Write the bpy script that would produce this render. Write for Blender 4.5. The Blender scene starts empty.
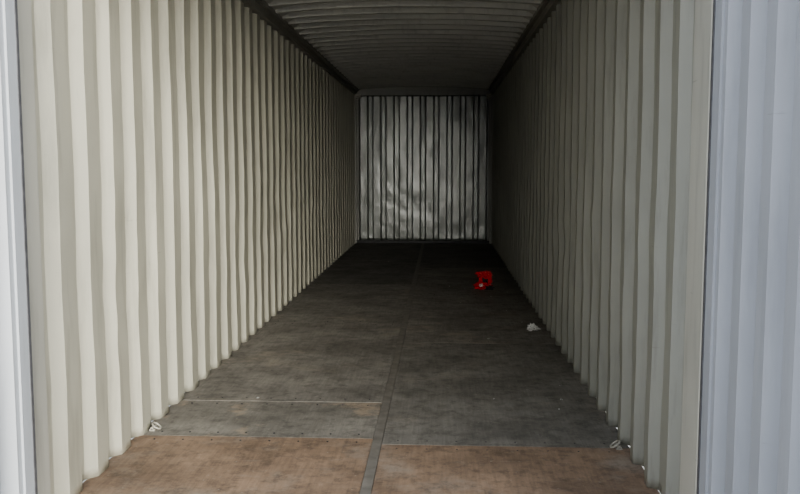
import bpy, bmesh, math, random
from mathutils import Vector, Matrix, noise
random.seed(4)
scene = bpy.context.scene
F=850.0
W=1.175; L=12.03; H=2.63
CAM=Vector((0.305,-2.77,1.34))

# ---------------------------------------------------------------- helpers
def link(o):
    scene.collection.objects.link(o); return o
def mesh_obj(name, verts, faces, mats, midx=None, smooth_angle=None):
    me=bpy.data.meshes.new(name); me.from_pydata(verts,[],faces); me.update()
    for m in mats: me.materials.append(m)
    if midx:
        for p,i in zip(me.polygons,midx): p.material_index=i
    if smooth_angle:
        for p in me.polygons: p.use_smooth=True
        me.set_sharp_from_angle(angle=math.radians(smooth_angle))
    return link(bpy.data.objects.new(name,me))
class MB:
    def __init__(s): s.v=[];s.f=[];s.m=[]
    def box(s,x0,x1,y0,y1,z0,z1,m=0):
        b=len(s.v)
        s.v+=[(x0,y0,z0),(x1,y0,z0),(x1,y1,z0),(x0,y1,z0),(x0,y0,z1),(x1,y0,z1),(x1,y1,z1),(x0,y1,z1)]
        for f in [(0,3,2,1),(4,5,6,7),(0,1,5,4),(1,2,6,5),(2,3,7,6),(3,0,4,7)]:
            s.f.append(tuple(b+i for i in f)); s.m.append(m)
    def torus(s,c,R,r,rot,m=0,nu=20,nv=8,arc=2*math.pi):
        b=len(s.v)
        full=abs(arc-2*math.pi)<1e-4
        n=nu if full else nu+1
        for i in range(n):
            a=arc*i/nu
            for j in range(nv):
                t=2*math.pi*j/nv
                p=Vector(((R+r*math.cos(t))*math.cos(a),(R+r*math.cos(t))*math.sin(a),r*math.sin(t)))
                s.v.append(tuple(rot@p+Vector(c)))
        for i in range(nu):
            for j in range(nv):
                i2=(i+1)%n
                s.f.append((b+i*nv+j,b+i2*nv+j,b+i2*nv+(j+1)%nv,b+i*nv+(j+1)%nv)); s.m.append(m)
    def cyl(s,c,r,h,m=0,n=16,rot=Matrix.Identity(3)):
        b=len(s.v)
        for k in (0,1):
            for i in range(n):
                a=2*math.pi*i/n
                s.v.append(tuple(rot@Vector((r*math.cos(a),r*math.sin(a),k*h))+Vector(c)))
        for i in range(n):
            s.f.append((b+i,b+(i+1)%n,b+n+(i+1)%n,b+n+i)); s.m.append(m)
        s.f.append(tuple(b+i for i in reversed(range(n)))); s.m.append(m)
        s.f.append(tuple(b+n+i for i in range(n))); s.m.append(m)
    def obj(s,name,mats,bevel=0,smooth=None):
        o=mesh_obj(name,s.v,s.f,mats,s.m,smooth)
        if bevel:
            md=o.modifiers.new('bevel','BEVEL'); md.width=bevel; md.segments=2; md.limit_method='ANGLE'
        return o

def newmat(name):
    m=bpy.data.materials.new(name); m.use_nodes=True
    nt=m.node_tree; return m,nt,nt.nodes['Principled BSDF']
def N(nt,t,**kw):
    n=nt.nodes.new(t)
    for k,v in kw.items(): setattr(n,k,v)
    return n
def noise_n(nt,vec,scale,detail=4,rough=.55):
    n=N(nt,'ShaderNodeTexNoise'); n.inputs['Scale'].default_value=scale
    n.inputs['Detail'].default_value=detail; n.inputs['Roughness'].default_value=rough
    nt.links.new(vec,n.inputs['Vector']); return n.outputs['Fac']
def mapping(nt,scale,loc=(0,0,0)):
    tc=N(nt,'ShaderNodeTexCoord'); mp=N(nt,'ShaderNodeMapping')
    mp.inputs['Scale'].default_value=scale; mp.inputs['Location'].default_value=loc
    nt.links.new(tc.outputs['Object'],mp.inputs['Vector']); return mp.outputs['Vector']
def ramp(nt,fac,a,b,ca=(0,0,0,1),cb=(1,1,1,1)):
    r=N(nt,'ShaderNodeValToRGB'); e=r.color_ramp.elements
    e[0].position=a; e[1].position=b; e[0].color=ca; e[1].color=cb
    nt.links.new(fac,r.inputs['Fac']); return r.outputs['Color']
def mix(nt,fac,a,b,blend='MIX'):
    m=N(nt,'ShaderNodeMix',data_type='RGBA',blend_type=blend)
    for s,v in ((m.inputs[0],fac),(m.inputs[6],a),(m.inputs[7],b)):
        if isinstance(v,(int,float)): s.default_value=v
        elif isinstance(v,tuple): s.default_value=v
        else: nt.links.new(v,s)
    return m.outputs[2]
def bump(nt,h,strength,dist,normal=None):
    b=N(nt,'ShaderNodeBump'); b.inputs['Strength'].default_value=strength; b.inputs['Distance'].default_value=dist
    nt.links.new(h,b.inputs['Height'])
    if normal: nt.links.new(normal,b.inputs['Normal'])
    return b.outputs['Normal']

def paint(name,col,rough=.5,grime=.6,dent=.02,dentscale=3.0,spec=.5,metal=0,loc=(0,0,0),coarse=(1,1,1)):
    m,nt,p=newmat(name)
    v=mapping(nt,(1,1,1),loc); vs=mapping(nt,(3,3,.35),loc)
    vh=mapping(nt,(.4,.4,5),loc)
    c=tuple(col)+(1,)
    d=tuple(x*.55 for x in col)+(1,)
    g=ramp(nt,noise_n(nt,v,1.3,5),.35,.75)
    base=mix(nt,g,c,tuple(x*.85 for x in col)+(1,))
    st=ramp(nt,noise_n(nt,vs,5,6,.65),.52,.72)
    base=mix(nt,st,base,mix(nt,grime,base,d))
    sc=ramp(nt,noise_n(nt,vh,9,8,.7),.66,.72)
    base=mix(nt,sc,base,mix(nt,.35,base,(.10,.09,.07,1)))
    nt.links.new(base,p.inputs['Base Color'])
    p.inputs['Roughness'].default_value=rough; p.inputs['Metallic'].default_value=metal
    p.inputs['Specular IOR Level'].default_value=spec
    vd=mapping(nt,coarse,loc)
    n1=bump(nt,noise_n(nt,vd,dentscale,2,.4),1.0,dent)
    n2=bump(nt,noise_n(nt,v,60,3),.15,.002,n1)
    nt.links.new(n2,p.inputs['Normal'])
    return m

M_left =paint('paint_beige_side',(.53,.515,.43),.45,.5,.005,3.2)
M_right=paint('paint_beige_side_shaded',(.35,.35,.305),.42,.5,.004,3.2,loc=(7,3,1))  # same beige wall paint, darkened: weaker light on the right side put into the colour
M_ceil =paint('paint_roof',(.68,.67,.62),.65,.4,.004,2.5,spec=.25,loc=(2,9,4))
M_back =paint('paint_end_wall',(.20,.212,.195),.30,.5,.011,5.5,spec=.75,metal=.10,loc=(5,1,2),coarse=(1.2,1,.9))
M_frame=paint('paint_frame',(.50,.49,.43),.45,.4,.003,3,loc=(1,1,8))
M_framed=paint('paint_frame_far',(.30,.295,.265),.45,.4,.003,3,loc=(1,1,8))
M_rail =paint('paint_rail',(.32,.31,.275),.5,.5,.003,3,loc=(1,5,8))
M_door =paint('paint_door',(.39,.405,.43),.5,.25,.003,3,loc=(3,1,8))
M_door1=paint('paint_door_skylit',(.48,.50,.52),.5,.25,.003,3,loc=(3,1,8))  # lighter copy of the door paint, skylight on the left door baked in

def flat(name,col,rough=.5,metal=0,ns=25):
    m,nt,p=newmat(name); v=mapping(nt,(1,1,1))
    n=noise_n(nt,v,ns,4)
    c=mix(nt,ramp(nt,n,.35,.7),tuple(col)+(1,),tuple(x*.65 for x in col)+(1,))
    nt.links.new(c,p.inputs['Base Color'])
    nt.links.new(bump(nt,n,.3,.003),p.inputs['Normal'])
    p.inputs['Roughness'].default_value=rough; p.inputs['Metallic'].default_value=metal
    return m
M_rubber=flat('black_rubber',(.03,.03,.032),.6)
M_gasket=flat('grey_gasket',(.13,.13,.135),.6)
M_steel=flat('worn_steel',(.30,.29,.27),.45,.6)
M_strip=flat('floor_strip_steel',(.26,.24,.21),.6,0,12)
M_ring=flat('lashing_ring_paint',(.45,.43,.37),.45)

def plywood(name,col,worn,loc,wornpos=(.55,.75)):
    m,nt,p=newmat(name)
    v=mapping(nt,(1,1,1),loc); vg=mapping(nt,(14,.9,1),loc); vx=mapping(nt,(1.2,9,1),loc)
    base=mix(nt,ramp(nt,noise_n(nt,v,2.2,7,.68),.38,.62),tuple(col)+(1,),tuple(x*.6 for x in col)+(1,))
    base=mix(nt,ramp(nt,noise_n(nt,vg,4,8,.7),.4,.75),base,mix(nt,.35,base,(.05,.045,.04,1)))
    base=mix(nt,ramp(nt,noise_n(nt,v,1.6,7,.68),*wornpos),base,tuple(worn)+(1,))
    base=mix(nt,ramp(nt,noise_n(nt,vx,3.5,8,.75),.58,.68),base,mix(nt,.3,base,(.40,.38,.34,1)))
    base=mix(nt,ramp(nt,noise_n(nt,v,11,8,.75),.48,.66),base,mix(nt,.5,base,(.04,.038,.035,1)))
    base=mix(nt,ramp(nt,noise_n(nt,v,38,3,.6),.66,.74),base,mix(nt,.5,base,(.5,.48,.44,1)))
    nt.links.new(base,p.inputs['Base Color'])
    p.inputs['Roughness'].default_value=.65
    p.inputs['Specular IOR Level'].default_value=.35
    nt.links.new(bump(nt,noise_n(nt,vg,6,8,.7),.35,.004),p.inputs['Normal'])
    return m
M_brown=plywood('plywood_brown',(.43,.305,.215),(.39,.325,.265),(0,0,0),(.5,.65))
M_grey1=plywood('plywood_grey_1',(.35,.325,.29),(.42,.36,.29),(3,5,0))
M_grey2=plywood('plywood_grey_2',(.32,.30,.267),(.38,.335,.28),(9,2,0))
M_grey3=plywood('plywood_grey_3',(.36,.335,.295),(.42,.34,.26),(4,8,0),(.55,.62))
M_dark=plywood('plywood_far_shaded',(.23,.218,.20),(.28,.26,.235),(2,1,0))  # rearmost floor panels: darkness of the deep end painted into the wood tone

# ---------------------------------------------------------------- corrugated sheets
def nz(x,y,z): return noise.noise(Vector((x,y,z)))
def profile(y0,y1,pitch,inner,slope,outer,depth,start=0):
    pts=[(y0,depth)]; y=y0+start
    while y+slope*2+inner<y1:
        pts+=[(y,depth),(y+slope,0),(y+slope+inner,0),(y+2*slope+inner,depth)]
        y+=pitch
    pts.append((y1,depth)); return pts
def side_wall(name,sign,mat,seed,inner,slope):
    pts=profile(.10,L,.283,inner,slope,.1,.042,start=.03)
    P=[]
    for (a,b) in zip(pts[:-1],pts[1:]):
        P.append(a)
        P.append(((a[0]+b[0])/2,(a[1]+b[1])/2))
    P.append(pts[-1])
    nzv=56; v=[];f=[]
    for (y,d) in P:
        for k in range(nzv+1):
            z=k/nzv*(H-.02)+.0
            dent=.005*nz(y*1.6+seed,z*1.9,seed)+.002*nz(y*6+seed,z*6,3)
            dy=.003*nz(y*1.5,z*2.5,seed+9)+.0015*nz(y*8,z*9,seed+4)
            low=1.0+2.0*max(0,1-abs(z-.75)/.7)*(1 if nz(y*.9,1,seed)>0 else .4)
            v.append((sign*(W+d+dent*low),y+(dy*low if .2<y<L-.1 else 0),z))
    n=len(P)
    for i in range(n-1):
        for k in range(nzv):
            a=i*(nzv+1)+k; q=(a,a+nzv+1,a+nzv+2,a+1)
            f.append(q if sign<0 else q[::-1])
    o=mesh_obj(name,v,f,[mat],None,22)
    md=o.modifiers.new('sheet','SOLIDIFY'); md.thickness=.004; md.offset=-1
    return o
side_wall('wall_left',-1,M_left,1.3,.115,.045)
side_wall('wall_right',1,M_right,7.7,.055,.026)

# end wall
pts=profile(-W+.03,W-.03,.228,.115,.026,.06,.055,start=.03)
v=[];f=[];nzv=60;P=[]
for (a,b) in zip(pts[:-1],pts[1:]):
    P.append(a)
    for t in (1/3,2/3): P.append((a[0]+(b[0]-a[0])*t,a[1]+(b[1]-a[1])*t))
P.append(pts[-1])
for (x,d) in P:
    for k in range(nzv+1):
        z=.05+k/nzv*(H-.12)
        dd=.006*nz(x*2.6,z*2.2,2.2)+.004*nz(x*6,z*5,5.1)
        v.append((x,L-.06+d+dd,z))
for i in range(len(P)-1):
    for k in range(nzv):
        a=i*(nzv+1)+k; f.append((a,a+nzv+1,a+nzv+2,a+1))
o=mesh_obj('wall_back',v,f,[M_back],None,25)
md=o.modifiers.new('sheet','SOLIDIFY'); md.thickness=.004; md.offset=-1

# ceiling (transverse ribs, slight camber)
pts=profile(0.0,L+.05,.30,.055,.020,.205,.046,start=.02)
v=[];f=[];nx=28
for (y,d) in pts:
    for k in range(nx+1):
        x=-W-.04+k/nx*(2*W+.08)
        e=min(1,max(0,(W-.06-abs(x))/.08))
        camber=.05*(1-(x/W)**2)
        z=H+camber+d*e+.004*nz(x*2,y*1.5,4)
        v.append((x,y,z))
for i in range(len(pts)-1):
    for k in range(nx):
        a=i*(nx+1)+k; f.append((a,a+nx+1,a+nx+2,a+1))
o=mesh_obj('ceiling',v,f,[M_ceil],None,20)
md=o.modifiers.new('sheet','SOLIDIFY'); md.thickness=.004; md.offset=-1

# ---------------------------------------------------------------- floor
b=MB()
b.box(-W-.05,W+.05,-.05,L+.05,-.14,-.031,3)
cx=0.0
def row(x0,x1,cuts,mats):
    for (a,c),m in zip(zip(cuts[:-1],cuts[1:]),mats):
        b.box(x0+.001,x1-.001,a+.003,c-.003,-.03,0+random.uniform(-.0015,.0015),m)
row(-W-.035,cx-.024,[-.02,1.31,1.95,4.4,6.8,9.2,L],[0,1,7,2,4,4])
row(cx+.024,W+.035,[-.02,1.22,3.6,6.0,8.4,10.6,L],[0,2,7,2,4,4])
b.box(cx-.023,cx+.023,-.02,L,-.03,.002,5)
for (sx,cuts) in ((-1,[1.31,1.95,4.4,6.8]),(1,[1.22,3.6,6.0])):
    for c in cuts:
        for dy in (-.06,.06):
            for i in range(8):
                x=sx*(.10+i*.143)
                b.cyl((x,c+dy,-.001),.005,.0028,6,8)
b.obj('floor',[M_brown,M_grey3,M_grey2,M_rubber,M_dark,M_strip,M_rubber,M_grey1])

# ---------------------------------------------------------------- trims
def trim(name,boxes,mat,bevel=.004):
    t=MB()
    for bx in boxes: t.box(*bx)
    return t.obj(name,[mat],bevel)
for s,nm in ((-1,'left'),(1,'right')):
    lo,hi=sorted((s*(W-.035),s*(W+.05))); lo2,hi2=sorted((s*(W-.075),s*(W-.03)))
    trim('trim_top_rail_'+nm,[(lo,hi,.10,L,H-.075,H+.03),(lo2,hi2,.10,L,H-.015,H+.02)],M_rail)
    lo,hi=sorted((s*(W+.012),s*(W+.06)))
    trim('trim_bottom_rail_'+nm,[(lo+.0,hi,.10,L,-.14,-.005)],M_frame)
    # far corner post with its lashing bracket welded on
    t=MB()
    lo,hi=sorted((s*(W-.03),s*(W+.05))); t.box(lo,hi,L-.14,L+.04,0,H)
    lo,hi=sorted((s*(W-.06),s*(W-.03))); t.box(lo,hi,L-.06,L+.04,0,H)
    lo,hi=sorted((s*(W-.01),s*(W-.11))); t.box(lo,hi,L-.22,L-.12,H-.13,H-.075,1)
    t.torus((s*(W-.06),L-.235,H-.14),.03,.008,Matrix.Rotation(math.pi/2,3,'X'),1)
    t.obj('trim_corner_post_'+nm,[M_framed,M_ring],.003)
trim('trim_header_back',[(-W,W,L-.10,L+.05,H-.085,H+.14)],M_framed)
trim('trim_sill_back',[(-W,W,L-.09,L+.05,0,.05)],M_rubber)
trim('trim_door_post_left',[(-1.29,-1.09,-.06,.13,-.14,H)],M_frame,.008)
trim('trim_door_post_right',[(1.135,1.30,-.06,.13,-.14,H)],M_frame,.008)
trim('trim_door_header',[(-1.30,1.30,-.06,.10,H-.08,H+.14)],M_frame,.008)
trim('trim_door_sill',[(-1.30,1.30,-.08,-.025,-.15,.0)],M_steel,.004)

for s,y in ((-1,1.40),(1,1.22)):
    g=MB()
    x=s*(W-.02)
    rot=Matrix.Rotation(math.radians(s*-35),3,'Y')@Matrix.Rotation(math.radians(12),3,'Z')
    g.torus((x-s*.015,y,.020),.024,.005,rot)
    g.cyl((x,y-.03,.014),.008,.06,0,12,Matrix.Rotation(-math.pi/2,3,'X'))
    g.box(x-.014,x+.014,y-.03,y+.03,.0,.010)
    g.obj('lashing_ring',[M_ring],0,40)

# ---------------------------------------------------------------- doors
def door(name,s,xi,ang,mat):
    d=MB(); wd=1.15; t=.06; z0=.0; z1=2.55
    def bx(u0,u1,w0,w1,za,zb,m=0):
        xs=sorted((s*w0,s*w1)); d.box(xs[0],xs[1],-u1,-u0,za,zb,m)
    bx(0.01,.07,0,t,z0,z1); bx(wd-.07,wd,0,t,z0,z1)
    bx(.07,wd-.07,0,t,z1-.10,z1); bx(.07,wd-.07,0,t,z0,z0+.10)
    bx(-.006,.010,-.003,.045,z0,z1,1); bx(wd,wd+.02,-.01,.05,z0,z1,1)
    pts=[(.07,.008)]; u=.10
    while u+.2<wd-.07:
        pts+=[(u,.008),(u+.025,.054),(u+.095,.054),(u+.12,.008)]; u+=.185
    pts.append((wd-.07,.008))
    base=len(d.v)
    for (u,w) in pts:
        for z in (z0+.10,z1-.10):
            d.v.append((s*w,-u,z))
    for i in range(len(pts)-1):
        a=base+2*i; q=(a,a+2,a+3,a+1); d.f.append(q); d.m.append(0)
    bx(.07,wd-.07,.056,.060,z0+.1,z1-.1)
    for hz in (.25,.95,1.65,2.3): bx(-.05,.12,t,t+.015,hz,hz+.09)
    for bu in (.45,.85):
        d.cyl((s*(t+.035),-bu,-.02),.017,2.6,2,12)
        for hz in (.15,.9,1.7,2.4): bx(bu-.04,bu+.04,t,t+.05,hz,hz+.05)
    o=d.obj(name,[mat,M_gasket,M_steel])
    o.location=(xi,-.065,.02); o.rotation_euler=(0,0,ang)
    return o
door('door_1',-1,-1.05,math.radians(1.0),M_door1)
door('door_2',1,1.14,math.radians(0.5),M_door)

# ---------------------------------------------------------------- ground outside
m,nt,p=newmat('concrete_yard'); v=mapping(nt,(1,1,1))
c=mix(nt,ramp(nt,noise_n(nt,v,.8,8,.65),.3,.7),(.42,.40,.37,1),(.30,.29,.27,1))
c=mix(nt,ramp(nt,noise_n(nt,v,40,4),.5,.7),c,(.22,.21,.2,1))
nt.links.new(c,p.inputs['Base Color']); p.inputs['Roughness'].default_value=.9
mesh_obj('ground',[(-30,-40,-.16),(30,-40,-.16),(30,30,-.16),(-30,30,-.16)],[(0,1,2,3)],[m])

# ---------------------------------------------------------------- debris
def crumple(name,parts,mats,sc=1.0):
    bm=bmesh.new()
    for (c,r,mi,seed,amp) in parts:
        t=bmesh.new(); bmesh.ops.create_icosphere(t,subdivisions=4,radius=1)
        for vv in t.verts:
            n=vv.co.normalized()
            rdg=abs(nz(n.x*2.2+seed,n.y*2.2,n.z*2.2))*1.6+abs(nz(n.x*5+seed,n.y*5,n.z*5))*.7
            k=1-amp*.5+amp*rdg
            q=Vector((n.x*r[0]*k,n.y*r[1]*k,n.z*r[2]*k))+Vector(c)
            q.z=max(q.z,.002); vv.co=q*sc
        for ff in t.faces: ff.material_index=mi
        tmp=bpy.data.meshes.new('t'); t.to_mesh(tmp); t.free(); bm.from_mesh(tmp); bpy.data.meshes.remove(tmp)
    me=bpy.data.meshes.new(name); bm.to_mesh(me); bm.free()
    for mm in mats: me.materials.append(mm)
    return link(bpy.data.objects.new(name,me))
M_red=flat('red_plastic',(.66,.03,.035),.3,0,12)
M_blk=flat('black_fabric',(.02,.02,.022),.6)
M_wht=flat('white_paper',(.75,.75,.72),.6)
o=crumple('crumpled_red_bag',[
   ((-.01,.0,.175),(.075,.05,.035),0,1.0,.9),
   ((-.05,.02,.11),(.022,.03,.065),0,5.0,.6),
   ((0.01,.02,.11),(.06,.04,.07),1,4.0,.5),
   ((-.03,-.01,.045),(.085,.06,.045),0,7.0,.9),
   ((.055,-.01,.12),(.022,.03,.06),0,2.0,.6),
   ((-.05,-.065,.06),(.022,.02,.018),2,3.0,.5),
   ((.04,-.05,.025),(.06,.04,.028),1,3.0,.6)],[M_red,M_blk,M_wht],.92)
o.location=(.79,6.45,.0)
o=crumple('crumpled_paper',[
   ((0,0,.03),(.05,.035,.03),0,5.0,1.1),((.03,.05,.02),(.03,.04,.02),1,2.0,1.0),((-.03,-.05,.015),(.02,.03,.014),0,8.0,1.0)],[M_wht,M_steel],.72)
o.location=(1.06,4.15,0)
bm=MB()
for i in range(26):
    x=random.uniform(-1.0,1.08); y=random.uniform(1.5,9.5)
    if random.random()<.6: x=random.uniform(.3,1.1)
    a=random.random()*6; r=random.uniform(.005,.013)
    base=len(bm.v); n=5
    for j in range(n):
        t=a+2*math.pi*j/n; rr=r*random.uniform(.6,1.2)
        bm.v.append((x+rr*math.cos(t),y+rr*1.3*math.sin(t),.004+random.uniform(0,.006)))
    bm.v.append((x,y,.012))
    for j in range(n): bm.f.append((base+j,base+(j+1)%n,base+n)); bm.m.append(random.choice((0,1,1)))
bm.obj('paper_scraps',[M_wht,M_steel])

# ---------------------------------------------------------------- light
w=bpy.data.worlds.new('sky'); scene.world=w; w.use_nodes=True
nt=w.node_tree; bg=nt.nodes['Background']
tc=N(nt,'ShaderNodeTexCoord'); sep=N(nt,'ShaderNodeSeparateXYZ'); nt.links.new(tc.outputs['Generated'],sep.inputs[0])
mr=N(nt,'ShaderNodeMapRange'); mr.inputs[1].default_value=0; mr.inputs[2].default_value=.8
nt.links.new(sep.outputs['Z'],mr.inputs[0])
c=ramp(nt,mr.outputs[0],0,1,(1.0,.98,.94,1),(.66,.78,1.0,1))
nt.links.new(c,bg.inputs['Color']); bg.inputs['Strength'].default_value=2.1
sd=bpy.data.lights.new('sun','SUN'); sd.energy=8.0; sd.angle=math.radians(42); sd.color=(1,.97,.89)
so=link(bpy.data.objects.new('sun',sd)); so.rotation_euler=Vector((-.34,1,-.15)).to_track_quat('-Z','Y').to_euler()

# ---------------------------------------------------------------- camera
cd=bpy.data.cameras.new('camera'); cam=link(bpy.data.objects.new('camera',cd)); scene.camera=cam
cd.sensor_fit='HORIZONTAL'; cd.sensor_width=36; cd.lens=36*F/800; cd.clip_start=.05
cam.location=CAM
pitch=math.atan(81/F); yaw=math.atan(41/F*math.cos(pitch))
cam.rotation_euler=(math.pi/2-pitch,0,yaw)
scene.view_settings.view_transform='AgX'
scene.view_settings.look='AgX - Medium High Contrast'
scene.view_settings.exposure=0.0
